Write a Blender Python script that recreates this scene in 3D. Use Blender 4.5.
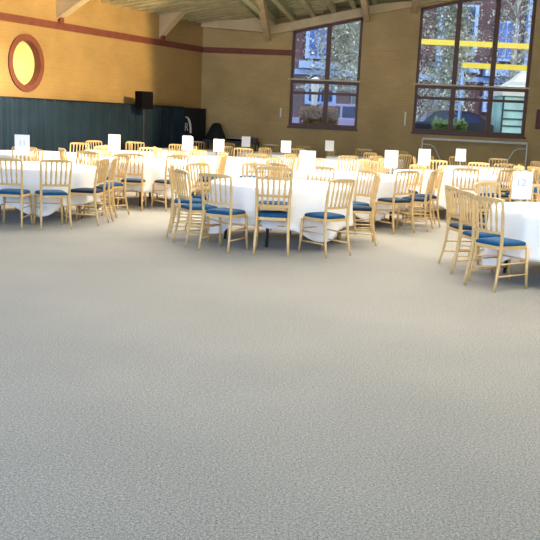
import bpy, bmesh, math, random
from mathutils import Vector, Matrix
PI = math.pi
random.seed(7)
S = bpy.context.scene
COL = S.collection
for o in list(bpy.data.objects): bpy.data.objects.remove(o)

# ------------------------------------------------------------------ camera
FPX, PITCH, ROLL, HC = 867.85, .17321872, .0456737, 1.593318
cd = bpy.data.cameras.new('camera'); cam = bpy.data.objects.new('camera', cd); COL.objects.link(cam)
fw = Vector((0, math.cos(PITCH), -math.sin(PITCH))); rt = Vector((1, 0, 0)); up = rt.cross(fw)
r2 = rt*math.cos(ROLL)+up*math.sin(ROLL); u2 = up*math.cos(ROLL)-rt*math.sin(ROLL)
cam.matrix_world = Matrix(((r2.x, u2.x, -fw.x, 0), (r2.y, u2.y, -fw.y, 0), (r2.z, u2.z, -fw.z, HC), (0, 0, 0, 1)))
cd.sensor_fit = 'HORIZONTAL'; cd.sensor_width = 36; cd.lens = FPX/540*36; cd.clip_start = .1; cd.clip_end = 400
S.camera = cam
# ------------------------------------------------------------------ world, sun, lights, exposure
S.view_settings.view_transform = 'Standard'; S.view_settings.look = 'None'
S.view_settings.gamma = 1; S.view_settings.use_curve_mapping = False
S.view_settings.exposure = 0.45
w = bpy.data.worlds.new('world'); S.world = w; w.use_nodes = True
wn = w.node_tree; wn.nodes.clear()
bg = wn.nodes.new('ShaderNodeBackground'); wo = wn.nodes.new('ShaderNodeOutputWorld')
bg.inputs[0].default_value = (.62, .76, 1, 1); bg.inputs[1].default_value = 1.6
wn.links.new(bg.outputs[0], wo.inputs[0])
def light(name, kind, loc, target, energy, color, **k):
    d = bpy.data.lights.new(name, kind); d.energy = energy; d.color = color
    for a, b in k.items(): setattr(d, a, b)
    o = bpy.data.objects.new(name, d); COL.objects.link(o); o.location = loc
    o.rotation_euler = (Vector(target)-Vector(loc)).to_track_quat('-Z', 'Y').to_euler(); return o
light('sun', 'SUN', (20, -20, 30), (20-9, 0, 17), 1.0, (1, .93, .84), angle=.05)
# daylight from the roof glazing over the tables
light('rooflight_tables', 'AREA', (0, 15.2, 4.2), (0, 13.2, 0), 1250, (1, .93, .80), shape='RECTANGLE', size=10, size_y=5.2)
# cool window wall behind the camera
light('window_wall_daylight', 'AREA', (-3, -4.5, 3.4), (-.5, 9, .4), 900, (.56, .76, 1), shape='RECTANGLE', size=12, size_y=3.5)
light('floor_fill', 'AREA', (0, 7.6, 5.2), (0, 8.4, 0), 820, (1, .93, .79), shape='RECTANGLE', size=13, size_y=4.5)  # added unseen overhead fill that warms the middle of the floor
light('blue_side_fill', 'AREA', (-8, 1.0, 2.4), (-1.5, 3.6, 0), 330, (.26, .48, 1), shape='RECTANGLE', size=4, size_y=2)  # added unseen fill that tints the near left carpet blue
# added unseen warm spot, its cone edge bounding the left wall's lit part
light('wall_fill_spot', 'SPOT', (1.5, 15.0, 3.9), (-7.2, 17.6, 2.6), 2100, (1, .74, .36), spot_size=1.45, spot_blend=.12, shadow_soft_size=.15)

# ------------------------------------------------------------------ materials
def mat(name, col, rough=.6, metal=0, spec=.5, noise=None, bump=0, var=0, coat=0, sheen=0):
    m = bpy.data.materials.new(name); m.use_nodes = True; nt = m.node_tree; b = nt.nodes['Principled BSDF']
    b.inputs['Base Color'].default_value = (*col, 1); b.inputs['Roughness'].default_value = rough
    b.inputs['Metallic'].default_value = metal; b.inputs['Specular IOR Level'].default_value = spec
    b.inputs['Coat Weight'].default_value = coat; b.inputs['Sheen Weight'].default_value = sheen
    if noise:
        tc = nt.nodes.new('ShaderNodeTexCoord'); n = nt.nodes.new('ShaderNodeTexNoise'); n.inputs['Scale'].default_value = noise
        n.inputs['Detail'].default_value = 4
        nt.links.new(tc.outputs['Object'], n.inputs['Vector'])
        if var:
            r = nt.nodes.new('ShaderNodeValToRGB'); r.color_ramp.elements[0].position = .3; r.color_ramp.elements[1].position = .7
            r.color_ramp.elements[0].color = (*[c*(1-var) for c in col], 1); r.color_ramp.elements[1].color = (*[min(1, c*(1+var)) for c in col], 1)
            nt.links.new(n.outputs['Fac'], r.inputs['Fac']); nt.links.new(r.outputs['Color'], b.inputs['Base Color'])
        if bump:
            bp = nt.nodes.new('ShaderNodeBump'); bp.inputs['Strength'].default_value = bump; bp.inputs['Distance'].default_value = .01
            nt.links.new(n.outputs['Fac'], bp.inputs['Height']); nt.links.new(bp.outputs['Normal'], b.inputs['Normal'])
    return m
def brick(name, c1, c2, mortar, ax, bw=.225, bh=.075, ms=.008):
    """ax: horizontal unit direction of the wall, so that the courses run along it"""
    m = bpy.data.materials.new(name); m.use_nodes = True; nt = m.node_tree; b = nt.nodes['Principled BSDF']
    b.inputs['Roughness'].default_value = .85; b.inputs['Specular IOR Level'].default_value = .2
    tc = nt.nodes.new('ShaderNodeTexCoord'); dt = nt.nodes.new('ShaderNodeVectorMath'); dt.operation = 'DOT_PRODUCT'
    dt.inputs[1].default_value = (ax[0], ax[1], 0); nt.links.new(tc.outputs['Object'], dt.inputs[0])
    sp = nt.nodes.new('ShaderNodeSeparateXYZ'); nt.links.new(tc.outputs['Object'], sp.inputs[0])
    cb = nt.nodes.new('ShaderNodeCombineXYZ'); nt.links.new(dt.outputs['Value'], cb.inputs[0]); nt.links.new(sp.outputs['Z'], cb.inputs[1])
    br = nt.nodes.new('ShaderNodeTexBrick'); br.inputs['Scale'].default_value = 1
    br.inputs['Color1'].default_value = (*c1, 1); br.inputs['Color2'].default_value = (*c2, 1); br.inputs['Mortar'].default_value = (*mortar, 1)
    br.inputs['Brick Width'].default_value = bw; br.inputs['Row Height'].default_value = bh; br.inputs['Mortar Size'].default_value = ms
    nt.links.new(cb.outputs[0], br.inputs['Vector'])
    nz = nt.nodes.new('ShaderNodeTexNoise'); nz.inputs['Scale'].default_value = 1.3; nz.inputs['Detail'].default_value = 5
    nt.links.new(tc.outputs['Object'], nz.inputs['Vector'])
    mp = nt.nodes.new('ShaderNodeMapRange'); mp.inputs[1].default_value = .3; mp.inputs[2].default_value = .7; mp.inputs[3].default_value = .88; mp.inputs[4].default_value = 1.1
    nt.links.new(nz.outputs['Fac'], mp.inputs[0])
    mx = nt.nodes.new('ShaderNodeVectorMath'); mx.operation = 'SCALE'; nt.links.new(br.outputs['Color'], mx.inputs[0]); nt.links.new(mp.outputs[0], mx.inputs['Scale'])
    nt.links.new(mx.outputs[0], b.inputs['Base Color'])
    bp = nt.nodes.new('ShaderNodeBump'); bp.invert = True; bp.inputs['Strength'].default_value = .4; bp.inputs['Distance'].default_value = .006
    nt.links.new(br.outputs['Fac'], bp.inputs['Height']); nt.links.new(bp.outputs['Normal'], b.inputs['Normal'])
    return m
def carpet_mat():
    m = bpy.data.materials.new('carpet'); m.use_nodes = True; nt = m.node_tree; b = nt.nodes['Principled BSDF']
    b.inputs['Roughness'].default_value = .95; b.inputs['Specular IOR Level'].default_value = .1; b.inputs['Sheen Weight'].default_value = .25
    tc = nt.nodes.new('ShaderNodeTexCoord')
    def noi(s, d):
        n = nt.nodes.new('ShaderNodeTexNoise'); n.inputs['Scale'].default_value = s; n.inputs['Detail'].default_value = d
        nt.links.new(tc.outputs['Object'], n.inputs['Vector']); return n
    n1 = noi(170, 2); n2 = noi(80, 4); n3 = noi(.8, 4)
    r = nt.nodes.new('ShaderNodeValToRGB'); e = r.color_ramp.elements
    e[0].position = .38; e[0].color = (.115, .108, .10, 1); e[1].position = .62; e[1].color = (.46, .42, .345, 1)
    a = e.new(.5); a.color = (.265, .246, .21, 1)
    ad = nt.nodes.new('ShaderNodeMath'); ad.operation = 'MULTIPLY_ADD'; ad.inputs[1].default_value = .45
    mm = nt.nodes.new('ShaderNodeMath'); mm.operation = 'MULTIPLY'; mm.inputs[1].default_value = .55
    nt.links.new(n1.outputs['Fac'], mm.inputs[0]); nt.links.new(n2.outputs['Fac'], ad.inputs[0]); nt.links.new(mm.outputs[0], ad.inputs[2])
    nt.links.new(ad.outputs[0], r.inputs['Fac'])
    mp = nt.nodes.new('ShaderNodeMapRange'); mp.inputs[1].default_value = .35; mp.inputs[2].default_value = .65; mp.inputs[3].default_value = .93; mp.inputs[4].default_value = 1.06
    nt.links.new(n3.outputs['Fac'], mp.inputs[0])
    mx = nt.nodes.new('ShaderNodeVectorMath'); mx.operation = 'SCALE'; nt.links.new(r.outputs['Color'], mx.inputs[0]); nt.links.new(mp.outputs[0], mx.inputs['Scale'])
    nt.links.new(mx.outputs[0], b.inputs['Base Color'])
    bp = nt.nodes.new('ShaderNodeBump'); bp.inputs['Strength'].default_value = .5; bp.inputs['Distance'].default_value = .008
    nt.links.new(n1.outputs['Fac'], bp.inputs['Height']); nt.links.new(bp.outputs['Normal'], b.inputs['Normal'])
    return m
# wall frames ---------------------------------------------------------------
CX, CY = -2.118, 24.389
EU = Vector((.9905, -.1377, 0)); EN = Vector((-.1377, -.9905, 0))      # back wall: along, into room
GU = Vector((-.4686, -.8835, 0)); GN = Vector((.8835, -.4686, 0))      # left wall: from corner towards camera, into room
def BW(u, n, z): return Vector((CX, CY, z))+EU*u+EN*n
def LW(u, n, z): return Vector((CX, CY, z))+GU*u+GN*n

M = dict(
    brick_back=brick('buff_brick_back', (.48, .345, .16), (.45, .32, .145), (.475, .345, .17), EU),
    brick_left=brick('buff_brick_left', (.44, .28, .105), (.41, .26, .098), (.43, .285, .12), GU),
    carpet=carpet_mat(),
    terracotta=mat('terracotta', (.20, .055, .03), .7, noise=6, var=.15),
    gold=mat('limed_gold_wood', (.68, .46, .20), .38, noise=12, var=.10, coat=.3),
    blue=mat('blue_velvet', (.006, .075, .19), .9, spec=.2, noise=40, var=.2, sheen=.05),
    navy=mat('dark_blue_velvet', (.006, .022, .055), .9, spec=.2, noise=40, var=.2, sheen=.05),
    cloth=mat('white_linen', (.88, .89, .92), .8, noise=25, bump=.1),
    paper=mat('white_paper', (.92, .92, .94), .6, noise=30, var=.01),
    ink=mat('grey_ink', (.58, .58, .66), .7, noise=30, var=.05),
    black=mat('black_metal', (.012, .012, .014), .4, noise=30, var=.2),
    blackplastic=mat('black_plastic', (.004, .004, .005), .9, spec=.1, noise=60, bump=.1, var=.2),
    ply=mat('plywood', (.35, .22, .11), .6, noise=5, var=.2),
    teal=mat('teal_drape', (.010, .025, .042), .9, spec=.2, noise=2, var=.2, sheen=.08),
    blackcloth=mat('black_drape', (.006, .008, .011), .85, noise=3, var=.2),
    white=mat('white_paint', (.72, .73, .70), .4, noise=10, var=.04),
    frame=mat('brown_window_paint', (.10, .036, .020), .5, noise=8, var=.2),
    cream=mat('cream_paint', (.62, .50, .32), .5, noise=8, var=.05),
    beam=mat('pale_timber_beam', (.62, .48, .28), .7, noise=3, var=.12),
    rib=mat('ceiling_batten', (.46, .42, .24), .7, noise=4, var=.12),
    panel=mat('ceiling_panel', (.22, .23, .13), .8, noise=3, var=.2),
    yellowpane=mat('yellow_blind', (.80, .74, .30), .6, noise=2, var=.06),
    redbrown=mat('red_brown_board', (.13, .04, .03), .6, noise=6, var=.2),
    plaster=mat('plaster', (.55, .48, .36), .9, noise=2, var=.05),
    # outdoors
    facade=brick('purple_brick', (.15, .075, .075), (.12, .06, .065), (.18, .13, .13), (1, 0)),
    bluewhite=mat('pale_blue_paint', (.36, .52, .86), .5, noise=3, var=.08),
    bluedark=mat('dark_window_glass', (.03, .05, .12), .1, noise=2, var=.3),
    bluemid=mat('blue_window_glass', (.07, .16, .50), .15, noise=2, var=.3),
    asphalt=mat('asphalt', (.12, .11, .11), .9, noise=5, var=.25),
    leaf=mat('pale_birch_leaf', (.55, .56, .43), .7, noise=1.5, var=.3),
    bark=mat('birch_bark', (.42, .40, .36), .8, noise=6, var=.5),
    hedge=mat('hedge_green', (.16, .24, .05), .8, noise=6, var=.5),
    hedgebrown=mat('brown_hedge', (.30, .16, .06), .8, noise=6, var=.5),
    yellow=mat('yellow_reflection', (.95, .72, .06), .5, noise=6, var=.04),  # stands in for lamp reflections in the window glass
    carwhite=mat('white_car_paint', (.60, .64, .76), .25, noise=3, var=.03, coat=.6),
    carlilac=mat('lilac_car_paint', (.32, .31, .50), .25, noise=3, var=.05, coat=.6),
    cardark=mat('dark_car_paint', (.03, .03, .045), .25, noise=3, var=.1, coat=.6),
    rubber=mat('tyre_rubber', (.012, .012, .012), .8, noise=20, var=.2),
    tentgreen=mat('green_tent_side', (.42, .68, .58), .6, noise=2, var=.25),
    tentcream=mat('cream_tent_roof', (.80, .76, .62), .7, noise=2, var=.08),
    darkframe=mat('dark_frame', (.03, .06, .06), .5, noise=5, var=.2),
)
def glass_mat():
    m = bpy.data.materials.new('window_glass'); m.use_nodes = True; nt = m.node_tree; nt.nodes.clear()
    o = nt.nodes.new('ShaderNodeOutputMaterial'); mx = nt.nodes.new('ShaderNodeMixShader')
    t = nt.nodes.new('ShaderNodeBsdfTransparent'); g = nt.nodes.new('ShaderNodeBsdfGlossy'); f = nt.nodes.new('ShaderNodeFresnel')
    g.inputs['Roughness'].default_value = .02; f.inputs['IOR'].default_value = 1.22; t.inputs[0].default_value = (.93, .96, 1, 1)
    nz = nt.nodes.new('ShaderNodeTexNoise'); nz.inputs['Scale'].default_value = .7; bp = nt.nodes.new('ShaderNodeBump'); bp.inputs['Strength'].default_value = .03
    nt.links.new(nz.outputs['Fac'], bp.inputs['Height']); nt.links.new(bp.outputs['Normal'], g.inputs['Normal'])
    nt.links.new(f.outputs[0], mx.inputs[0]); nt.links.new(t.outputs[0], mx.inputs[1]); nt.links.new(g.outputs[0], mx.inputs[2]); nt.links.new(mx.outputs[0], o.inputs[0])
    return m
M['glass'] = glass_mat()

# ------------------------------------------------------------------ mesh helpers
def obj(name, bm, m, parent=None, smooth=False, loc=None):
    bmesh.ops.recalc_face_normals(bm, faces=bm.faces)
    me = bpy.data.meshes.new(name); bm.to_mesh(me); bm.free()
    me.materials.append(M[m] if isinstance(m, str) else m)
    if smooth:
        for p in me.polygons: p.use_smooth = True
    o = bpy.data.objects.new(name, me); COL.objects.link(o)
    if parent: o.parent = parent
    if loc is not None: o.location = loc
    return o
def tag(o, label, cat, group=None, kind=None):
    o['label'] = label; o['category'] = cat
    if group: o['group'] = group
    if kind: o['kind'] = kind
    return o
def thing(name, label, cat, loc=(0, 0, 0), rz=0, group=None):
    o = bpy.data.objects.new(name, None); COL.objects.link(o); o.empty_display_size = .2
    o.location = loc; o.rotation_euler = (0, 0, rz); return tag(o, label, cat, group)
def struct(name, bm, m, parent=None, smooth=False):
    o = obj(name, bm, m, parent, smooth)
    if not parent: o['kind'] = 'structure'
    return o
def NB(): return bmesh.new()
def hexa(bm, pts):
    v = [bm.verts.new(p) for p in pts]
    for f in ((3, 2, 1, 0), (4, 5, 6, 7), (0, 1, 5, 4), (1, 2, 6, 5), (2, 3, 7, 6), (3, 0, 4, 7)): bm.faces.new([v[i] for i in f])
    return v
def box(bm, x0, x1, y0, y1, z0, z1, bev=0):
    v = hexa(bm, [(x0, y0, z0), (x1, y0, z0), (x1, y1, z0), (x0, y1, z0), (x0, y0, z1), (x1, y0, z1), (x1, y1, z1), (x0, y1, z1)])
    if bev:
        es = {e for q in v for e in q.link_edges}
        bmesh.ops.bevel(bm, geom=list(es), offset=bev, segments=2, affect='EDGES', profile=.5)
def fbox(bm, F, u0, u1, n0, n1, z0, z1, z1b=None, z0b=None):
    """box in a wall frame; z1b/z0b = top/bottom height at u1"""
    z1b = z1 if z1b is None else z1b; z0b = z0 if z0b is None else z0b
    hexa(bm, [F(u0, n0, z0), F(u1, n0, z0b), F(u1, n1, z0b), F(u0, n1, z0), F(u0, n0, z1), F(u1, n0, z1b), F(u1, n1, z1b), F(u0, n1, z1)])
def tube(bm, pts, rad, n=8, flat=1.0):
    pts = [Vector(p) for p in pts]; k = len(pts)
    if not hasattr(rad, '__len__'): rad = [rad]*k
    rings = []
    for i, p in enumerate(pts):
        d = (pts[min(i+1, k-1)]-pts[max(i-1, 0)]).normalized()
        a = Vector((0, 1, 0)) if abs(d.y) < .8 else Vector((1, 0, 0))
        s = d.cross(a).normalized(); t = s.cross(d).normalized()
        rings.append([bm.verts.new(p+(s*math.cos(2*PI*j/n)+t*math.sin(2*PI*j/n)*flat)*rad[i]) for j in range(n)])
    for i in range(k-1):
        for j in range(n): bm.faces.new((rings[i][j], rings[i][(j+1) % n], rings[i+1][(j+1) % n], rings[i+1][j]))
    bm.faces.new(rings[0][::-1]); bm.faces.new(rings[-1])
def lathe(bm, prof, n=24, c=(0, 0, 0)):
    rings = []
    for r, z in prof:
        rings.append([bm.verts.new((c[0]+max(r, .0005)*math.cos(2*PI*j/n), c[1]+max(r, .0005)*math.sin(2*PI*j/n), c[2]+z)) for j in range(n)])
    for i in range(len(rings)-1):
        for j in range(n): bm.faces.new((rings[i][j], rings[i][(j+1) % n], rings[i+1][(j+1) % n], rings[i+1][j]))
    bm.faces.new(rings[0][::-1]); bm.faces.new(rings[-1])
def prism(bm, poly, to3a, to3b):
    a = [bm.verts.new(to3a(*p)) for p in poly]; b = [bm.verts.new(to3b(*p)) for p in poly]; k = len(poly)
    bm.faces.new(a); bm.faces.new(b[::-1])
    for i in range(k): bm.faces.new((a[i], a[(i+1) % k], b[(i+1) % k], b[i]))
def copy_tree(o, parent=None):
    c = o.copy(); COL.objects.link(c)
    if parent: c.parent = parent
    for ch in [q for q in list(COL.objects) if q.parent == o]: copy_tree(ch, c)
    return c

# ------------------------------------------------------------------ room shell
bm = NB(); vs = [bm.verts.new(p) for p in ((-18, -6, 0), (18, -6, 0), (18, 22, 0), (12, 26, 0), (-6, 26, 0), (-18, 4, 0))]
bm.faces.new(vs); r = bmesh.ops.extrude_face_region(bm, geom=bm.faces[:]); bmesh.ops.translate(bm, verts=[v for v in r['geom'] if isinstance(v, bmesh.types.BMVert)], vec=(0, 0, -.2))
struct('floor', bm, 'carpet')
ROOF_U0 = 1.71                                      # where the two roof slopes meet on the back wall
W1 = (2.461, 4.324); W2 = (5.808, 8.741); SILL = 1.40; TR1 = 2.66; TR2 = 2.31
bm = NB()
T = -.35
fbox(bm, BW, -.3, W1[0], T, 0, 0, 4.9)
fbox(bm, BW, W1[0], W1[1], T, 0, 0, SILL)
fbox(bm, BW, W1[1], W2[0], T, 0, 0, 6)
fbox(bm, BW, W2[0], W2[1], T, 0, 0, SILL)
fbox(bm, BW, W2[1], 12, T, 0, 0, 7.4)
def wtop(u): return 3.93+(u-W1[0])*.225             # sloping window head
fbox(bm, BW, W1[0], W1[1], T, 0, wtop(W1[0]), 6, 6, wtop(W1[1]))
fbox(bm, BW, W2[0], W2[1], T, 0, 4.62, 7.4, 7.4, 4.62+.225*(W2[1]-W2[0]))
struct('wall_back', bm, 'brick_back')
# left wall with the round opening
RWU, RWZ, RWR = 6.71, 2.49, .49
bm = NB()
def ring_wall(n):
    k = 40
    inner = [(RWU+.87*RWR*math.cos(2*PI*i/k), RWZ+RWR*math.sin(2*PI*i/k)) for i in range(k)]
    outer = []
    for i in range(k):
        c, s = math.cos(2*PI*i/k), math.sin(2*PI*i/k); q = 1/max(abs(c), abs(s)); outer.append((RWU+q*c*1.0, RWZ+q*s*1.0))
    return inner, outer
inn, out = ring_wall(0); k = len(inn)
va = [bm.verts.new(LW(a, 0, b)) for a, b in inn]; vo = [bm.verts.new(LW(a, 0, b)) for a, b in out]; vb = [bm.verts.new(LW(a, T, b)) for a, b in inn]; vc = [bm.verts.new(LW(a, T, b)) for a, b in out]
for i in range(k):
    j = (i+1) % k
    bm.faces.new((va[i], va[j], vo[j], vo[i])); bm.faces.new((va[i], va[j], vb[j], vb[i])); bm.faces.new((vb[i], vb[j], vc[j], vc[i]))
fbox(bm, LW, -.3, RWU-1, T, 0, 0, 5.2); fbox(bm, LW, RWU+1, 24, T, 0, 0, 5.2)
fbox(bm, LW, RWU-1, RWU+1, T, 0, 0, RWZ-1); fbox(bm, LW, RWU-1, RWU+1, T, 0, RWZ+1, 5.2)
struct('wall_left', bm, 'brick_left')
bm = NB(); box(bm, 17.8, 18, -6, 22, 0, 8); struct('wall_right', bm, 'plaster')
pa = BW(12, 0, 0)
bm = NB(); hexa(bm, [(pa.x, pa.y, 0), (18, 16, 0), (18.2, 16.3, 0), (pa.x+.2, pa.y+.3, 0), (pa.x, pa.y, 8), (18, 16, 8), (18.2, 16.3, 8), (pa.x+.2, pa.y+.3, 8)]); struct('wall_right_back', bm, 'brick_back')
bm = NB(); box(bm, -18, 18, -6.2, -6, 0, 8); struct('wall_front', bm, 'plaster')
bm = NB(); box(bm, -18.2, -18, -6, 5, 0, 8); struct('wall_side', bm, 'plaster')

# ceiling: gable slope over the back wall, shallow slope over the left wall, with battens
bm = NB()
def CZ(u): return 4.02+.225*(u-ROOF_U0)
# right-hand slope
hexa(bm, [BW(ROOF_U0-.1, -.3, CZ(ROOF_U0-.1)+.12), BW(9.8, -.3, CZ(9.8)+.12), BW(9.8, 30, CZ(9.8)+.12), BW(ROOF_U0-.1, 30, CZ(ROOF_U0-.1)+.9),
          BW(ROOF_U0-.1, -.3, CZ(ROOF_U0-.1)+.3), BW(9.8, -.3, CZ(9.8)+.3), BW(9.8, 30, CZ(9.8)+.3), BW(ROOF_U0-.1, 30, CZ(ROOF_U0-.1)+1.1)])
hexa(bm, [BW(9.8, -.3, CZ(9.8)+.12), BW(20, -.3, 5), BW(20, 32, 5), BW(9.8, 32, CZ(9.8)+.12), BW(9.8, -.3, CZ(9.8)+.3), BW(20, -.3, 5.2), BW(20, 32, 5.2), BW(9.8, 32, CZ(9.8)+.3)])
# left-hand slope: rises away from the left wall
def AZ(n): return 4.16+.11*n
hexa(bm, [LW(-3, -.1, AZ(0)), LW(-3, 14, AZ(14)), LW(34, 14, AZ(14)), LW(34, -.1, AZ(0)), LW(-3, -.1, AZ(0)+.2), LW(-3, 14, AZ(14)+.2), LW(34, 14, AZ(14)+.2), LW(34, -.1, AZ(0)+.2)])
struct('ceiling', bm, 'panel')
# battens
bm = NB()
u = ROOF_U0+.25
while u < 9.8:
    hexa(bm, [BW(u-.055, 0, CZ(u-.055)-.05), BW(u+.055, 0, CZ(u+.055)-.05), BW(u+.055, 12, CZ(u+.055)+.1), BW(u-.055, 12, CZ(u-.055)+.1),
              BW(u-.055, 0, CZ(u-.055)+.16), BW(u+.055, 0, CZ(u+.055)+.16), BW(u+.055, 12, CZ(u+.055)+.3), BW(u-.055, 12, CZ(u-.055)+.3)])
    u += .53
struct('trim_1', bm, 'rib')
bm = NB(); wv = -2.2
while wv < 12:
    n1 = min(8, 1.9+.9*max(0, wv+2.2)) if wv < 0 else 6
    n0 = 0 if wv >= 0 else -wv*.62
    if n1 > n0: hexa(bm, [LW(wv-.05, n0, AZ(n0)-.14), LW(wv+.05, n0, AZ(n0)-.14), LW(wv+.05, n1, AZ(n1)-.14), LW(wv-.05, n1, AZ(n1)-.14), LW(wv-.05, n0, AZ(n0)+.02), LW(wv+.05, n0, AZ(n0)+.02), LW(wv+.05, n1, AZ(n1)+.02), LW(wv-.05, n1, AZ(n1)+.02)])
    wv += .36
struct('trim_2', bm, 'rib')
# eaves beams on the back wall
bm = NB(); fbox(bm, BW, 0, ROOF_U0+.02, 0, .28, 3.93, 4.28, 4.20, 3.84); struct('trim_3', bm, 'beam')
bm = NB(); fbox(bm, BW, ROOF_U0+.1, 9.8, 0, .2, 3.77, 4.0, 4.0+.225*(9.8-ROOF_U0-.1), 3.77+.225*(9.8-ROOF_U0-.1)); struct('trim_4', bm, 'beam')
def slab(bm, a, b, wd, ha, hb, horiz):
    """deep beam from a to b (underside points), wd wide along horiz, ha/hb deep"""
    a, b, h = Vector(a), Vector(b), Vector(horiz).normalized()*wd/2; Z = Vector((0, 0, 1))
    hexa(bm, [a-h, a+h, b+h, b-h, a-h+Z*ha, a+h+Z*ha, b+h+Z*hb, b-h+Z*hb])
# valley rafter on the back wall
bm = NB(); slab(bm, BW(ROOF_U0+.08, .02, 3.62), Vector((-.55, 20, 4.32)), .16, .3, .3, EU); slab(bm, Vector((-.55, 20, 4.32)), Vector((-.7, 17.5, 4.7)), .16, .3, .3, EU); struct('trim_5', bm, 'beam')
# deep raking beams springing from the left wall
bm = NB(); slab(bm, LW(1.92, 0, 3.48), LW(1.92, 3.2, 6.45), .22, .74, .74, GU); struct('trim_6', bm, 'beam')
bm = NB(); slab(bm, LW(5.70, 0, 3.48), LW(5.70, 3.2, 5.2), .22, .78, .78, GU); struct('trim_7', bm, 'beam')
# short rafters crossing the eaves beam of the gable slope
bm = NB(); slab(bm, BW(4.42, .02, 4.18), BW(4.42, 6, 4.7), .14, .25, .25, EU); slab(bm, BW(5.62, .02, 4.46), BW(5.62, 6, 5.0), .14, .25, .25, EU); struct('trim_8', bm, 'beam')
# terracotta string course
bm = NB(); fbox(bm, LW, 0, 20, 0, .03, 3.27, 3.42); fbox(bm, LW, 0, 20, 0, .045, 3.335, 3.36); fbox(bm, BW, 0, W1[0]-.0, 0, .03, 3.27, 3.42); fbox(bm, BW, 0, W1[0], 0, .045, 3.335, 3.36)
for ww in (1.92, 5.7): slab(bm, LW(ww, 0, 3.4), LW(ww, .08, 3.4), .12, .14, .12, GU)
struct('trim_9', bm, 'terracotta')
bm = NB(); fbox(bm, LW, 0, 22, 0, .02, 0, .12); struct('baseboard_left', bm, 'redbrown')
bm = NB(); fbox(bm, BW, 0, 12, 0, .02, 0, .12); struct('baseboard_back', bm, 'redbrown')

# windows on the back wall
def window(name, a, b, mulls, topf):
    root = bpy.data.objects.new(name, None); COL.objects.link(root); root['kind'] = 'structure'
    n0, n1 = -.20, -.10; fwid = .075
    bm = NB()
    fbox(bm, BW, a, a+fwid, n0, n1, SILL, topf(a), topf(a+fwid)); fbox(bm, BW, b-fwid, b, n0, n1, SILL, topf(b-fwid), topf(b))
    fbox(bm, BW, a, b, n0, n1+.02, SILL, SILL+.09)
    fbox(bm, BW, a, b, n0, n1, topf(a)-.07, topf(a), topf(b), topf(b)-.07)
    obj('window_frame', bm, 'frame', root)
    for m_ in mulls:
        bm = NB(); fbox(bm, BW, m_-.06, m_+.06, n0-.01, n1+.03, SILL+.09, topf(m_)-.05); obj('mullion', bm, 'frame', root)
    bm = NB(); fbox(bm, BW, a+fwid, b-fwid, n0, n1+.01, TR1-.10, TR1-.02); obj('transom', bm, 'frame', root)
    bm = NB(); fbox(bm, BW, a+fwid, b-fwid, n0, n1+.01, TR2-.035, TR2+.035); obj('transom', bm, 'frame', root)
    bm = NB(); fbox(bm, BW, a-.06, b+.02, n1+.03, .03, TR1-.018, TR1+.018); o = obj('blind_rail', bm, 'cream', root); o['label'] = 'thin cream rail across the window'
    bm = NB(); fbox(bm, BW, a-.03, b+.03, n1, .05, SILL-.05, SILL+.0); obj('window_sill', bm, 'frame', root)
    edges = [a]+list(mulls)+[b]
    for i in range(len(edges)-1):
        e0, e1 = edges[i]+.05, edges[i+1]-.05
        for z0, z1 in ((SILL+.09, TR2-.035), (TR2+.035, TR1-.1), (TR1-.02, None)):
            bm = NB(); c = -.155
            if z1 is None: vv = [BW(e0, c, z0), BW(e1, c, z0), BW(e1, c, topf(e1)-.06), BW(e0, c, topf(e0)-.06)]
            else: vv = [BW(e0, c, z0), BW(e1, c, z0), BW(e1, c, z1), BW(e0, c, z1)]
            bm.faces.new([bm.verts.new(q) for q in vv]); obj('pane', bm, 'glass', root)
    return root
window('window_1', W1[0], W1[1], [3.44], wtop)
window('window_2', W2[0], W2[1], [6.813, 7.792], lambda u: 4.62+(u-W2[0])*.225)
# round window
root = bpy.data.objects.new('window_3', None); COL.objects.link(root); root['kind'] = 'structure'
bm = NB(); k = 48
rings = []
for r_, n_ in ((RWR-.03, -.30), (RWR-.03, .035), (.585, .035), (.585, 0), (RWR+.0, -.0), (RWR, -.30)):
    rings.append([bm.verts.new(LW(RWU+.87*r_*math.cos(2*PI*i/k), n_, RWZ+r_*math.sin(2*PI*i/k))) for i in range(k)])
for a in range(len(rings)):
    b = (a+1) % len(rings)
    for i in range(k): bm.faces.new((rings[a][i], rings[a][(i+1) % k], rings[b][(i+1) % k], rings[b][i]))
obj('window_frame', bm, 'terracotta', root, False)
bm = NB(); bm.faces.new([bm.verts.new(LW(RWU+.87*(RWR-.02)*math.cos(2*PI*i/k), -.14, RWZ+(RWR-.02)*math.sin(2*PI*i/k))) for i in range(k)]); o = obj('pane', bm, 'yellowpane', root); o['label'] = 'yellow pane'

# ------------------------------------------------------------------ curtains, speaker, wall things
def drape(name, L0, L1, n0, z0, z1, m, amp=.05, wl=.34, seed=1, parent=None):
    bm = NB(); rnd = random.Random(seed); k = int((L1-L0)/.03); ph = [rnd.uniform(0, 6) for _ in range(4)]
    rows = []
    for j in range(7):
        t = j/6; z = z1+(z0-z1)*t; row = []
        for i in range(k+1):
            s = L0+(L1-L0)*i/k
            d = amp*(.5+.7*t)*(math.sin(2*PI*s/wl+ph[0]+.5*math.sin(s*2.1+ph[1]))*.6+.4*math.sin(2*PI*s/(wl*.41)+ph[2])+.5*math.sin(s*1.7+ph[3]))
            sag = .012*math.sin(s*5.3+ph[1])*(1-t)
            row.append(bm.verts.new(LW(s, n0+d, z+sag)))
        rows.append(row)
    for j in range(6):
        for i in range(k): bm.faces.new((rows[j][i], rows[j][i+1], rows[j+1][i+1], rows[j+1][i]))
    o = obj(name, bm, m, parent, True); sol = o.modifiers.new('thickness', 'SOLIDIFY'); sol.thickness = .006; return o
t = thing('stage_curtain', 'long dark teal curtain hanging in folds along the yellow brick wall', 'curtain')
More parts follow.
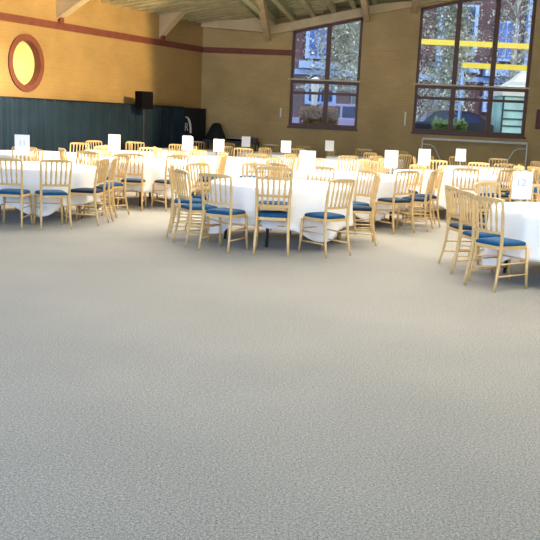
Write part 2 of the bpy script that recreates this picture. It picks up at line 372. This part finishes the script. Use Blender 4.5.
drape('curtain_cloth', 1.30, 12.5, .30, .02, 1.76, 'teal', parent=t)
bm = NB(); tube(bm, [LW(1.28, .30, 1.765), LW(12.5, .30, 1.765)], .018); obj('curtain_rail', bm, 'black', t)
for ww in (1.33, 4, 7, 10, 12.4):
    bm = NB(); tube(bm, [LW(ww, .22, 0), LW(ww, .22, 1.76)], .018); lathe(bm, [(.13, 0), (.13, .01), (.02, .02)], 16, LW(ww, .22, 0)); obj('upright', bm, 'black', t)
t = thing('black_banner', 'black display panel with white curved emblem in the room corner', 'banner')
bm = NB(); fbox(bm, LW, .16, 1.28, .24, .28, .05, 1.76); obj('banner_panel', bm, 'blackcloth', t)
for ww in (.3, 1.15):
    bm = NB(); fbox(bm, LW, ww-.03, ww+.03, .10, .42, 0, .05); obj('foot', bm, 'black', t)
bm = NB(); pts = []
for i in range(13):
    a = math.radians(100-100*i/12); pts.append(LW(1.13-.20*math.cos(a)*1.1, .288, 1.10+.42*math.sin(a)))
tube(bm, pts, [.012+.020*min(1, i/6) for i in range(13)], 8, 1.0); o = obj('emblem_arc', bm, 'white', t); o['label'] = 'white curved stroke of the emblem'
def text_obj(name, body, size, m, parent, mw):
    fc = bpy.data.curves.new(name, 'FONT'); fc.body = body; fc.size = size; fc.extrude = .0015; fc.align_x = 'CENTER'; fc.align_y = 'CENTER'
    tmp = bpy.data.objects.new(name+'_tmp', fc); COL.objects.link(tmp)
    bpy.context.view_layer.update()
    me = bpy.data.meshes.new_from_object(tmp); bpy.data.objects.remove(tmp); me.name = name
    me.materials.clear(); me.materials.append(M[m])
    o = bpy.data.objects.new(name, me); COL.objects.link(o); o.parent = parent; o.matrix_local = mw; return o
def frame_mat(origin, xdir):
    x = Vector(xdir).normalized(); y = Vector((0, 0, 1)); z = x.cross(y)
    return Matrix(((x.x, y.x, z.x, origin[0]), (x.y, y.y, z.y, origin[1]), (x.z, y.z, z.z, origin[2]), (0, 0, 0, 1)))
text_obj('emblem_letter', 'R', .30, 'white', t, frame_mat(LW(1.10, .283, 1.25), -GU))

p = LW(3.50, .66, 0)
t = thing('loudspeaker', 'black loudspeaker raised above the teal curtain on a pole stand', 'speaker', p, math.atan2(-GN.y, -GN.x)+PI/2-.25)
bm = NB(); box(bm, -.17, .17, -.14, .14, 1.67, 2.08, .015); obj('cabinet', bm, 'blackplastic', t)
bm = NB(); box(bm, -.15, .15, -.155, -.138, 1.69, 2.06); obj('grille', bm, 'blackplastic', t)
for z in (1.72, 1.98):
    bm = NB(); box(bm, .06, .09, -.165, -.153, z-.018, z+.018); o = obj('badge', bm, 'white', t); o['label'] = 'small white badge'
bm = NB(); tube(bm, [(0, 0, .35), (0, 0, 1.64)], .017); obj('pole', bm, 'black', t)
for a in (0, 2.09, 4.19):
    bm = NB(); tube(bm, [(0, 0, .75), (.26*math.cos(a), .26*math.sin(a), .012)], .012); obj('leg', bm, 'black', t)

# equipment table in the corner
q0 = BW(.24, .45, 0)
ang = math.atan2(EU.y, EU.x)
t = thing('equipment_table', 'dark table carrying audio gear against the far corner wall', 'table', q0, ang)
bm = NB(); box(bm, 0, 1.5, -.3, .3, .90, .94, .005); obj('table_top', bm, 'black', t)
for x_, y_ in ((.05, -.25), (1.45, -.25), (.05, .25), (1.45, .25)):
    bm = NB(); tube(bm, [(x_, y_, 0), (x_, y_, .9)], .018); obj('leg', bm, 'black', t)
def local(pt): return Matrix.Translation(q0) @ Matrix.Rotation(ang, 4, 'Z') @ Vector(pt)
t = thing('covered_equipment', 'black cloth-covered dome of equipment on the corner table', 'equipment', local((.28, 0, .94)), ang)
bm = NB(); lathe(bm, [(.30, 0), (.29, .06), (.24, .16), (.19, .26), (.15, .36), (.12, .42), (.06, .455), (.01, .46)], 28)
for v in bm.verts:
    a = math.atan2(v.co.y, v.co.x); f = 1+.06*math.sin(5*a+1)*(1-v.co.z/.5); v.co.x *= f; v.co.y *= f*.7; v.co.x += .08*v.co.z
obj('cover', bm, 'blackcloth', t, True)
t = thing('audio_mixer', 'flat grey and black audio mixer on the corner table', 'mixer', local((.85, 0, .94)), ang)
bm = NB(); box(bm, -.22, .22, -.16, .16, 0, .06, .008); obj('body', bm, 'blackplastic', t)
bm = NB()
for i in range(8):
    for j in range(3): box(bm, -.19+i*.052, -.17+i*.052, -.12+j*.09, -.10+j*.09, .058, .075)
obj('knob_rows', bm, 'white', t)
t = thing('amplifier_case', 'red-brown case at the right end of the corner table', 'case', local((1.32, 0, .94)), ang)
bm = NB(); box(bm, -.13, .13, -.14, .14, 0, .1, .01); obj('case_body', bm, 'redbrown', t)
bm = NB(); tube(bm, [(-.05, 0, .1), (-.05, 0, .125), (.05, 0, .125), (.05, 0, .1)], .006); obj('handle', bm, 'black', t)

# white tubular rail by window 2
t = thing('tubular_rail', 'white tubular metal frame standing below the larger window', 'rail')
ra, rb = 6.09, 8.78
bm = NB(); tube(bm, [BW(ra, .35, 1.235), BW(rb, .35, 1.235)], .03); obj('top_bar', bm, 'white', t)
for uu, s in ((ra, 1), (rb, -1)):
    bm = NB(); tube(bm, [BW(uu, .35, 0), BW(uu, .35, 1.24)], .02); obj('post', bm, 'white', t)
    bm = NB(); tube(bm, [BW(uu, .35, 1.10), BW(uu+s*.22, .35, 1.09), BW(uu+s*.33, .35, 1.02), BW(uu+s*.42, .35, .85), BW(uu+s*.62, .35, .45)], .013); obj('curved_brace', bm, 'white', t)
    bm = NB(); tube(bm, [BW(uu, .15, .02), BW(uu, .6, .02)], .02); obj('foot', bm, 'white', t)
bm = NB(); tube(bm, [BW(ra, .35, .45), BW(rb, .35, .45)], .015); obj('lower_bar', bm, 'white', t)
for uu, z0, z1, lab in ((2.235, 1.63, 1.88, 'slim white upright fitting on the wall left of the smaller window'), (5.60, 1.56, 1.92, 'slim white upright fitting on the wall left of the larger window')):
    bm = NB(); fbox(bm, BW, uu-.02, uu+.02, 0, .03, z0, z1); fbox(bm, BW, uu-.012, uu+.012, .03, .045, z0+.03, z1-.03); tag(obj('wall_fitting', bm, 'white'), lab, 'wall fitting')
bm = NB(); fbox(bm, BW, 8.99, 9.5, 0, .06, 1.62, 2.13); fbox(bm, BW, 9.02, 9.47, .06, .07, 1.66, 2.09); tag(obj('notice_board', bm, 'redbrown'), 'dark wall board at the right edge beyond the larger window', 'board')

# ------------------------------------------------------------------ banquet chair
def make_chair(pad):
    t = thing('banquet_chair', '', 'chair')
    # seat frame: rounded trapezoid
    def seat_poly(gr, nf=7):
        pts = []; w0, w1, y0, y1, rr = .185+gr, .205+gr, -.20-gr*.5, .205+gr, .05
        cs = [(-w0+rr, y0+rr, PI, 1.5*PI), (w0-rr, y0+rr, 1.5*PI, 2*PI), (w1-rr*1.4, y1-rr*1.4, 0, .5*PI), (-w1+rr*1.4, y1-rr*1.4, .5*PI, PI)]
        for i, (cx, cy, a0, a1) in enumerate(cs):
            r_ = rr if i < 2 else rr*1.4
            for k in range(nf): a = a0+(a1-a0)*k/(nf-1); pts.append((cx+r_*math.cos(a), cy+r_*math.sin(a)))
        return pts
    bm = NB(); prism(bm, seat_poly(0), lambda x, y: (x, y, .415), lambda x, y: (x, y, .448)); obj('seat_frame', bm, 'gold', t)
    bm = NB(); layers = [(-.012, .446), (-.006, .462), (-.012, .476), (-.035, .488), (-.08, .496), (-.13, .499)]
    rings = [[bm.verts.new((x, y, z)) for x, y in seat_poly(g)] if g > -.04 else [bm.verts.new((x*(1+g*4.2), y*(1+g*4.2), z)) for x, y in seat_poly(-.02)] for g, z in layers]
    for a in range(len(rings)-1):
        for i in range(len(rings[a])): j = (i+1) % len(rings[a]); bm.faces.new((rings[a][i], rings[a][j], rings[a+1][j], rings[a+1][i]))
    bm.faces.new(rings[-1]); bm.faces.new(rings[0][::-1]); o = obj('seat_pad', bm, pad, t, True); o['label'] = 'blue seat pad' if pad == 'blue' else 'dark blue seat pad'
    for s in (-1, 1):
        bm = NB(); tube(bm, [(s*.203, -.262, 0), (s*.196, -.235, .12), (s*.190, -.205, .28), (s*.187, -.193, .43), (s*.190, -.200, .58), (s*.197, -.222, .74), (s*.203, -.250, .88), (s*.198, -.254, .905)],
                        [.012, .0145, .017, .018, .0165, .015, .0145, .013]); obj('leg', bm, 'gold', t, True)
        bm = NB(); tube(bm, [(s*.195, .225, 0), (s*.188, .212, .16), (s*.182, .195, .42)], [.012, .016, .018]); obj('leg', bm, 'gold', t, True)
        bm = NB(); tube(bm, [(s*.190, .213, .15), (s*.197, -.232, .15)], .009, 6); obj('stretcher', bm, 'gold', t, True)
        bm = NB(); tube(bm, [(s*.186, .205, .27), (s*.192, -.207, .27)], .009, 6); obj('stretcher', bm, 'gold', t, True)
    bm = NB(); tube(bm, [(-.186, .203, .30), (.186, .203, .30)], .009, 6); obj('stretcher', bm, 'gold', t, True)
    # crest rail: bowed board with scalloped underside
    def bow(x): return -.022*(1-(x/.2)**2)
    bm = NB(); k = 48; fr, bk = [], []
    for side, arr in ((.010, fr), (-.010, bk)):
        top, bot = [], []
        for i in range(k+1):
            x = -.203+.406*i/k; tz = .928-.016*(x/.2)**4; ph = ((x+.203)/.406*6) % 1
            bz = .867+.024*math.sqrt(max(0, 1-(2*ph-1)**2)) if .01 < i/k < .99 else .865
            yb = -.252+bow(x)
            top.append(bm.verts.new((x, yb+side-.006, tz))); bot.append(bm.verts.new((x, yb+side, bz)))
        arr += [top, bot]
        for i in range(k): bm.faces.new((top[i], top[i+1], bot[i+1], bot[i]))
    for i in range(k):
        bm.faces.new((fr[0][i], fr[0][i+1], bk[0][i+1], bk[0][i])); bm.faces.new((fr[1][i], fr[1][i+1], bk[1][i+1], bk[1][i]))
    for i in (0, k): bm.faces.new((fr[0][i], fr[1][i], bk[1][i], bk[0][i]))
    obj('crest_rail', bm, 'gold', t)
    def yb(z): return -.2+(z-.58)*(-.052/.3)
    bm = NB(); k = 16; vs = []
    for i in range(k+1):
        x = -.19+.38*i/k; b = bow(x)*.8; ph = ((x+.19)/.38*6) % 1
        vs.append([bm.verts.new((x, yb(z)+b+s, z)) for z, s in ((.568, -.009), (.568, .009), (.598, .009), (.598, -.009))])
    for i in range(k):
        for j in range(4): bm.faces.new((vs[i][j], vs[i+1][j], vs[i+1][(j+1) % 4], vs[i][(j+1) % 4]))
    bm.faces.new(vs[0]); bm.faces.new(vs[-1][::-1]); obj('lower_rail', bm, 'gold', t)
    for i in range(5):
        xb, xt = (-.19+.38*(i+1)/6), (-.203+.406*(i+1)/6); zz = (.594, .63, .66, .70, .76, .82, .85, .88)
        bm = NB(); tube(bm, [(xb+(xt-xb)*(z-.594)/.286, yb(z)+bow(xt)*(.8+.2*(z-.594)/.286), z) for z in zz], [.014, .011, .010, .013, .012, .010, .012, .017], 6); obj('spindle', bm, 'gold', t, True)
    return t
CH = {'blue': make_chair('blue'), 'navy': make_chair('navy')}
used = set()
CHAIRS = []
def chair(fx, fy, face, pad='blue', dz=0, push=.25):
    """rear-feet centre and facing direction"""
    f = Vector((face[0], face[1], 0)).normalized(); a = math.atan2(f.y, f.x)-PI/2
    o = CH[pad]
    if pad in used: o = copy_tree(o)
    used.add(pad); o.location = (fx+f.x*push, fy+f.y*push, dz); o.rotation_euler = (0, 0, a); return o

# ------------------------------------------------------------------ tables
def make_table():
    t = thing('round_table', '', 'table')
    bm = NB(); lathe(bm, [(.90, .715), (.915, .722), (.915, .738), (.90, .744)], 48); obj('tabletop', bm, 'ply', t)
    for a in (.6, 2.54, 3.74, 5.68):
        bm = NB(); c, s = math.cos(a), math.sin(a); tube(bm, [(.72*c, .72*s, 0), (.66*c, .66*s, .71)], .02); obj('leg', bm, 'black', t)
    for s in (-1, 1):
        bm = NB(); tube(bm, [(-.56, s*.39, .30), (.56, s*.39, .30)], .014); obj('crossbar', bm, 'black', t)
    return t
def make_cloth():
    bm = NB(); n = 144
    prof = [(0.3, .750, 0), (.6, .750, 0), (.88, .750, 0), (.915, .749, 0), (.928, .738, 0), (.934, .70, .1), (.937, .62, .3), (.940, .50, .55), (.945, .38, .8), (.955, .27, 1), (.965, 0, 1.15)]
    c = bm.verts.new((0, 0, .750)); rings = []
    for r_, z, f in prof:
        ring = []
        for j in range(n):
            a = 2*PI*j/n; cor = max(0, math.cos(4*a))**1.5
            hem = .27-.17*cor+.012*math.sin(7*a)
            zz = hem if z == 0 else (z if z > .7 else hem+(z-.235)*(.70-hem)/(.70-.235)+.0)
            fold = f*(.022*math.sin(13*a+1.3*math.sin(3*a))+.014*math.sin(22*a+2)+.028*cor)
            ring.append(bm.verts.new(((r_+fold)*math.cos(a), (r_+fold)*math.sin(a), zz)))
        rings.append(ring)
    for j in range(n): bm.faces.new((c, rings[0][j], rings[0][(j+1) % n]))
    for i in range(len(rings)-1):
        for j in range(n): bm.faces.new((rings[i][j], rings[i][(j+1) % n], rings[i+1][(j+1) % n], rings[i+1][j]))
    o = obj('tablecloth', bm, 'cloth', None, True); sol = o.modifiers.new('thickness', 'SOLIDIFY'); sol.thickness = .004; sol.offset = 1; return o
def make_card(txt):
    t = thing('table_card', '', 'sign')
    bm = NB(); lathe(bm, [(.045, 0), (.045, .006), (.008, .012)], 20); obj('stand_base', bm, 'white', t)
    bm = NB(); tube(bm, [(0, 0, .008), (0, 0, .17)], .005, 6); obj('stand_stem', bm, 'white', t)
    bm = NB(); box(bm, -.105, .105, -.002, .002, .155, .452); obj('sheet', bm, 'paper', t)
    if txt: text_obj('numeral', txt, .11, 'ink', t, frame_mat((0, -.0035, .33), (1, 0, 0)))
    return t
TB = make_table(); TC = make_cloth(); first = [True]
# name, x, y, cloth turn, explicit chairs, generic angles, card (x, y, top z, yaw, text)
def A(*d): return list(d)
G = 'of the '
TABLES = [
    ('front centre table', .10, 11.45, .55, [(-.68, 10.15, .45, .89), (0, 10.06, .02, 1), (.80, 10.24, -.66, .75), (-1.13, 10.62, .88, .47), (-1.36, 11.45, 1, 0), (1.37, 11.52, -1, .02)], A(34, 70, 108, 146), (.42, 11.35, 1.20, -.1, '12')),
    ('front right table', 3.32, 9.42, .15, [(2.11, 8.58, .83, .56), (2.05, 9.20, .95, .25), (2.03, 9.90, .88, .16), (2.66, 10.85, .50, -.86)], A(88, 55), (2.50, 8.78, 1.18, .12, '12 ')),
    ('front left table', -3.55, 12.78, .35, [(-3.50, 11.36, .02, 1), (-2.88, 11.50, -.46, .89), (-2.40, 12.23, -1, .16), (-2.36, 12.86, -1, -.05)], A(38, 74, 110), (-3.62, 12.5, 1.20, .1, '11')),
    ('second-row left table', -2.30, 15.58, .8, [(-2.35, 14.21, .0, 1), (-1.60, 14.35, -.62, .78)], A(-14, 22, 58, 94, 130, 166, 202, 236), (-2.82, 15.3, 1.19, .1, '10')),
    ('second-row centre-right table', 1.20, 14.05, .3, [(1.95, 12.77, -.56, .83), (2.42, 13.28, -.93, .36)], A(0, 36, 72, 108, 144, 180, 216, 252, 282), (1.83, 13.8, 1.18, -.1, '9')),
    ('third-row table left of the banner', -4.45, 16.4, .5, [], A(-80, -42, -4, 34, 72, 108), None),
    ('fourth-row left table', -3.10, 18.4, .2, [], A(-100, -60, -22, 16, 54, 92, 130, 168, 206), None),
    ('third-row centre-left table', -.95, 17.6, .6, [], A(-98, -62, -26, 10, 46, 82, 118, 154, 190, 226), (-1.14, 17.55, 1.13, .25, '7')),
    ('third-row right table', 3.10, 15.8, .1, [], A(-92, -56, -20, 16, 52, 88, 124, 160, 196, 232), (2.62, 15.4, 1.18, -.05, '')),
    ('fourth-row centre table', .95, 18.9, .4, [], A(-110, -74, -38, -2, 34, 70, 106, 142, 178, 214), (.22, 18.75, 1.13, -.1, '')),
    ('fourth-row right table', 4.40, 18.5, .7, [], A(-118, -84, -48, -12, 24, 60, 96, 132, 168, 204), (3.85, 18.2, 1.14, 0, '')),
    ('back-row left table', -2.05, 20.95, .1, [], A(-90, -54, -18, 20, 56, 92, 198, 234), (-2.12, 20.9, 1.10, 0, '')),
    ('back-row centre table', .02, 21.3, .5, [], A(-96, -60, -20, 20, 60, 96, 132, 166), (-.72, 21.15, 1.13, 0, '')),
    ('back-row right table', 2.15, 20.9, .3, [], A(-92, -56, -20, 16, 52, 88, 124, 160), (1.28, 20.85, 1.13, -.2, '')),
    ('far right table', 6.15, 16.6, .2, [], A(160, 196, 232, 124), None),
]
EXTRA_CARD = [(-4.02, 12.35, 1.12, .15, '', 'white sheet in a stand at the left edge on the front left table'), (-1.74, 17.3, 1.16, 0, '', 'upright white card in front of the black banner on the third-row centre-left table')]
CARDS = {}
def place_card(x, y, zt, yaw, txt, lab):
    if txt in CARDS: o = copy_tree(CARDS[txt])
    else: o = make_card(txt); CARDS[txt] = o
    o.location = (x, y, .754); o.rotation_euler = (0, 0, yaw); o.scale = (1, 1, 1)
    s = (zt-.754)/.452; o.scale = (1, 1, s)
    tag(o, lab, 'sign', 'table cards'); return o
centres = [(t[1], t[2]) for t in TABLES]
placed = []
LONG = {}
for (nm, tx, ty, ct, exp, gen, card) in TABLES:
    if first[0]: to, co = TB, TC; first[0] = False
    else: to, co = copy_tree(TB), copy_tree(TC)
    to.location = (tx, ty, 0); to.rotation_euler = (0, 0, ct+.2); co.location = (tx, ty, 0); co.rotation_euler = (0, 0, ct)
    tag(to, 'black-legged round folding table under a white cloth, the '+nm, 'table', 'round banquet tables')
    tag(co, 'white cloth draped over the '+nm, 'tablecloth', 'white tablecloths')
    if card: place_card(*card, 'white numbered card in a stand on the '+nm if card[4] else 'blank white card in a stand on the '+nm)
    mine = []
    for (fx, fy, dx, dy) in exp: mine.append((fx, fy, dx, dy, True))
    for a in gen:
        a = math.radians(a+random.uniform(-4, 4)); rr = 1.42+random.uniform(0, .1)
        fx, fy = tx+rr*math.cos(a), ty+rr*math.sin(a); j = random.uniform(-.12, .12)
        dx, dy = -math.cos(a+j), -math.sin(a+j)
        cx, cy = fx+.2*dx, fy+.2*dy
        if any(math.hypot(cx-qx, cy-qy) < 1.20 for qx, qy in centres if (qx, qy) != (tx, ty)): continue
        if any(math.hypot(cx-qx, cy-qy) < .50 for qx, qy in placed+[(m[0]+.2*m[2], m[1]+.2*m[3]) for m in mine]): continue
        if (Vector((cx, cy, 0))-LW(0, 0, 0)).dot(GN) < .75 or (Vector((cx, cy, 0))-BW(0, 0, 0)).dot(EN) < .8: continue
        if cx/cy > .36 or cx/cy < -.335: continue
        mine.append((fx, fy, dx, dy, False))
    near = sorted([m for m in mine if m[1]+.2*m[3] < ty-.25], key=lambda m: m[0]/m[1])
    far = sorted([m for m in mine if m[1]+.2*m[3] >= ty-.25], key=lambda m: m[0]/m[1])
    ORD = ['leftmost', 'second from left', 'third from left', 'fourth from left', 'fifth from left', 'sixth from left', 'seventh from left', 'eighth from left', 'ninth from left', 'tenth from left']
    for grp, side in ((near, 'near side'), (far, 'far side')):
        for i, m in enumerate(grp):
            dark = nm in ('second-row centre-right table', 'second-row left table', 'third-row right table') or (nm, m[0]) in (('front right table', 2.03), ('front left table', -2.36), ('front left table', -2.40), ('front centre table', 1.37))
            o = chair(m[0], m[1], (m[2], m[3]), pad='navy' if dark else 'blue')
            pos = ORD[i] if len(grp) > 1 else 'only one'
            tag(o, 'gold chair, %s, %s of the %s' % (pos, side, nm), 'chair', 'banquet chairs at the white tables')
            placed.append((m[0]+.2*m[2], m[1]+.2*m[3]))
            if nm == 'front centre table' and m[0] == 0: LONG['A'] = o
for c in EXTRA_CARD: place_card(*c)
o = chair(0, 10.09, (.02, 1), 'blue', dz=.115)
tag(o, 'gold chair stacked on another chair at the near side of the front centre table', 'chair', 'banquet chairs at the white tables')

# ------------------------------------------------------------------ outdoors
GZ = .8
bm = NB(); box(bm, -25, 60, 25.2, 90, GZ-.3, GZ); g = tag(obj('car_park', bm, 'asphalt'), 'grey asphalt car park outside the windows', 'ground'); g['kind'] = 'structure'
t = thing('brick_building', 'purple-brown brick building with pale blue window frames across the car park', 'building', (8, 46, GZ))
def P(x0, x1, y0, y1, z0, z1, name, m, parent=t, bmx=None):
    bm = NB(); box(bm, x0-8, x1-8, y0-46, y1-46, z0-GZ, z1-GZ); return obj(name, bm, m, parent)
P(-8, 26, 46, 52, GZ, 14, 'facade_wall', 'facade'); P(-8, 26, 45.85, 46, 3.9, 4.15, 'stone_band', 'bluewhite'); P(-8, 26, 45.8, 46, 8.6, 8.9, 'stone_band', 'bluewhite')
def win(x0, x1, z0, z1, gm='bluedark'):
    f = P(x0, x1, 45.7, 46, z0, z1, 'window', 'bluewhite')
    n = 2
    for i in range(n):
        a = x0+.15+(x1-x0-.3)*i/n+.04; b = x0+.15+(x1-x0-.3)*(i+1)/n-.04
        bm = NB(); box(bm, a-8, b-8, 45.66-46, 45.72-46, z0+.15-GZ, z1-.12-GZ); obj('pane', bm, gm, f)
win(1.3, 2.6, 4.7, 6.3, 'bluemid'); win(3.7, 4.8, 4.6, 5.6, 'bluemid'); win(3.8, 4.7, 2.2, 3.7, 'bluemid'); win(1.4, 3.0, 2.4, 3.5)
win(8.1, 10.0, 5.2, 7.7); win(8.1, 9.6, 2.6, 3.9, 'bluemid'); win(10.6, 12.0, 2.4, 3.8, 'bluemid'); win(10.9, 12.1, 5.0, 7.0, 'bluemid'); win(12.8, 14.2, 4.9, 6.5); win(13.0, 14.4, 7.3, 9, 'bluemid'); win(5.5, 6.9, 4.7, 6.5)
P(8.0, 10.2, 45.5, 46, 4.35, 4.85, 'bay_apron', 'bluewhite'); P(10.5, 15, 45.3, 46, 4.2, 4.6, 'bay_apron', 'bluewhite')
P(1.0, 3.3, 45.5, 46, 4.2, 4.55, 'bay_apron', 'bluewhite')
P(8.0, 8.4, 45.6, 46, 4.8, 8.6, 'pilaster', 'bluewhite'); P(12.5, 12.85, 45.6, 46, 4.6, 8.6, 'pilaster', 'bluewhite')

def birch(x, y, h, spread, n, label, seed, lo=2.1):
    rnd = random.Random(seed); t = thing('birch_tree', label, 'tree', (x, y, GZ), 0, 'birches outside')
    bm = NB(); tube(bm, [(0, 0, 0), (.05, 0, h*.3), (-.04, .05, h*.6), (.05, 0, h)], [.17, .14, .09, .03], 10)
    ends = []
    for i in range(22):
        z = h*(.25+.72*rnd.random()); a = rnd.uniform(0, 2*PI); L = spread*(.5+.5*rnd.random()); e = (L*math.cos(a), L*math.sin(a)*.7, z+.3*L)
        tube(bm, [(0, 0, z-.3), (e[0]*.5, e[1]*.5, z+.2*L), e], [.05, .03, .012], 5); ends.append(e); ends.append((e[0]*.5, e[1]*.5, z+.2*L))
    obj('trunk', bm, 'bark', t)
    bm = NB()
    for i in range(n):
        e = rnd.choice(ends); dr = rnd.random()**1.2*h*.42
        p_ = Vector((e[0]+rnd.gauss(0, .28), e[1]+rnd.gauss(0, .25), max(lo, e[2]-dr))); s = rnd.uniform(.05, .10)
        d = Vector((rnd.gauss(0, 1), rnd.gauss(0, 1), rnd.gauss(0, 1))).normalized(); q = d.cross(Vector((.3, .1, 1))).normalized()
        vs = [bm.verts.new(p_+d*s), bm.verts.new(p_+q*s*.6), bm.verts.new(p_-d*s), bm.verts.new(p_-q*s*.6)]; bm.faces.new(vs)
    obj('foliage', bm, 'leaf', t)
birch(3.2, 37, 9.5, 2.6, 16000, 'pale weeping birch seen through the smaller window', 3)
birch(6.75, 36, 10.5, .95, 15000, 'pale weeping birch beside the left mullion of the larger window', 5, .9)
birch(10.2, 39, 9.5, 1.6, 3500, 'thinner pale birch seen through the right of the larger window', 8)

def car(x, y, m, label, L=4.2, hgt=1.45, rz=0):
    t = thing('parked_car', label, 'car', (x, y, GZ), rz)
    bm = NB(); H = hgt
    prof = [(-L/2, .28), (-L/2, .72), (-L*.44, .84), (-L*.25, .92), (-L*.13, H-.06), (-L*.05, H), (L*.22, H), (L*.33, H-.1), (L*.45, .95), (L/2, .88), (L/2, .30)]
    prism(bm, prof, lambda a, z: (a, -.82, z), lambda a, z: (a, .82, z)); obj('body', bm, m, t)
    for s in (-1, 1):
        bm = NB(); prism(bm, [(-L*.22, .93), (-L*.115, H-.13), (L*.05, H-.09), (L*.05, .93)], lambda a, z: (a, s*.825, z), lambda a, z: (a, s*.80, z)); obj('side_window', bm, 'bluedark', t)
        bm = NB(); prism(bm, [(L*.07, .93), (L*.07, H-.09), (L*.22, H-.09), (L*.31, H-.16), (L*.38, .93)], lambda a, z: (a, s*.825, z), lambda a, z: (a, s*.80, z)); obj('side_window', bm, 'bluedark', t)
        for a0 in (-L*.31, L*.31):
            bm = NB(); lathe(bm, [(.10, -.1), (.31, -.1), (.32, -.06), (.32, .06), (.31, .1), (.1, .1)], 24); bmesh.ops.rotate(bm, verts=bm.verts, matrix=Matrix.Rotation(PI/2, 3, 'X')); bmesh.ops.translate(bm, verts=bm.verts, vec=(a0, s*.76, .32)); obj('wheel', bm, 'rubber', t)
    return t
car(2.2, 34.5, 'carlilac', 'pale car parked outside the smaller window', 4.0)
car(6.1, 32.5, 'cardark', 'dark car parked outside the left of the larger window', 3.4, 1.35)
car(9.9, 35.5, 'carlilac', 'lilac-grey car parked outside the middle of the larger window', 3.8)
# low wall + hedges
def hedge(x0, x1, y0, y1, h, label, seed, m='hedge'):
    rnd = random.Random(seed); bm = NB(); box(bm, x0+.08, x1-.08, y0+.08, y1-.08, GZ, GZ+h-.08)
    for i in range(1500):
        f = rnd.choice('xyz'); p_ = Vector((rnd.uniform(x0, x1), rnd.uniform(y0, y1), GZ+rnd.uniform(0.05, h)))
        if f == 'y': p_.y = y0+rnd.uniform(0, .1)
        if f == 'z': p_.z = GZ+h+rnd.gauss(-.04, .06)
        if f == 'x': p_.x = rnd.choice((x0, x1))
        d = Vector((rnd.gauss(0, 1), rnd.gauss(0, 1), rnd.gauss(0, 1))).normalized(); q = d.orthogonal().normalized(); s = rnd.uniform(.04, .08)
        bm.faces.new([bm.verts.new(p_+d*s), bm.verts.new(p_+q*s), bm.verts.new(p_-d*s), bm.verts.new(p_-q*s)])
    tag(obj('hedge', bm, m), label, 'hedge')
hedge(.8, 2.0, 29.3, 30, 1.15, 'brown hedge outside the smaller window', 2, 'hedgebrown')
hedge(5.3, 6.3, 29.3, 30, .92, 'clipped green hedge outside the left of the larger window', 1)
# folded parasol
t = thing('folded_parasol', 'folded white parasol outside the smaller window', 'parasol', (1.28, 31, GZ))
bm = NB(); tube(bm, [(0, 0, 0), (0, 0, 2.25)], .025); obj('pole', bm, 'white', t)
bm = NB(); lathe(bm, [(.05, 1.25), (.09, 1.32), (.11, 1.6), (.14, 2.0), (.17, 2.2), (.02, 2.27)], 16); obj('canopy', bm, 'white', t)
bm = NB(); lathe(bm, [(.22, 0), (.22, .06), (.03, .1)], 20); obj('base', bm, 'black', t)
# yellow lamp reflections in the glass, built as solid strips outside
for x0, x1, z, lab in ((4.2, 10.5, 4.43, 'upper lamp reflection built as a yellow bar outside the larger window'), (6.35, 10.5, 3.70, 'lower lamp reflection built as a yellow bar outside the larger window')):
    t = thing('reflection_bar', lab, 'bar', (x0, 31, GZ), 0, 'built window reflections')
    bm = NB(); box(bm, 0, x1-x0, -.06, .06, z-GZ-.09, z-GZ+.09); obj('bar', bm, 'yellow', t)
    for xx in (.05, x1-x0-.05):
        bm = NB(); box(bm, xx-.04, xx+.04, .06, .12, 0, z-GZ+.09); obj('post', bm, 'bluewhite', t)  # added post to carry the reflection strip
# marquee
t = thing('marquee_tent', 'green-sided marquee with cream roof outside the right of the larger window', 'tent', (9.0, 32.4, GZ+.0))
bm = NB(); a = [(-1.05, -.95, 2.15), (1.05, -.95, 2.15), (1.05, .95, 2.15), (-1.05, .95, 2.15)]; ap = (0, 0, 3.05)
vs = [bm.verts.new(q) for q in a]; mids = [bm.verts.new((q[0]*.45, q[1]*.45, 2.58)) for q in a]; top = bm.verts.new(ap); low = [bm.verts.new((q[0], q[1], 1.95)) for q in a]
for i in range(4):
    j = (i+1) % 4; bm.faces.new((vs[i], vs[j], mids[j], mids[i])); bm.faces.new((mids[i], mids[j], top)); bm.faces.new((low[i], low[j], vs[j], vs[i]))
obj('roof', bm, 'tentcream', t)
bm = NB(); box(bm, -.96, .96, -.87, -.85, .1, 2.0); obj('side_panel', bm, 'tentgreen', t)
bm = NB(); box(bm, -.96, -.94, -.86, .86, .1, 2.0); obj('side_panel', bm, 'tentgreen', t)
bm = NB(); box(bm, -.96, .96, .85, .87, .1, 2.0); obj('side_panel', bm, 'tentgreen', t)
for x_ in (-.98, .1, .98):
    bm = NB(); box(bm, x_-.03, x_+.03, -.93, -.88, 0, 2.1); obj('post', bm, 'darkframe', t)
for z_ in (.9, 1.15, 1.45):
    bm = NB(); box(bm, -.98, .98, -.91, -.88, z_-.02, z_+.02); obj('frame_rail', bm, 'darkframe', t)
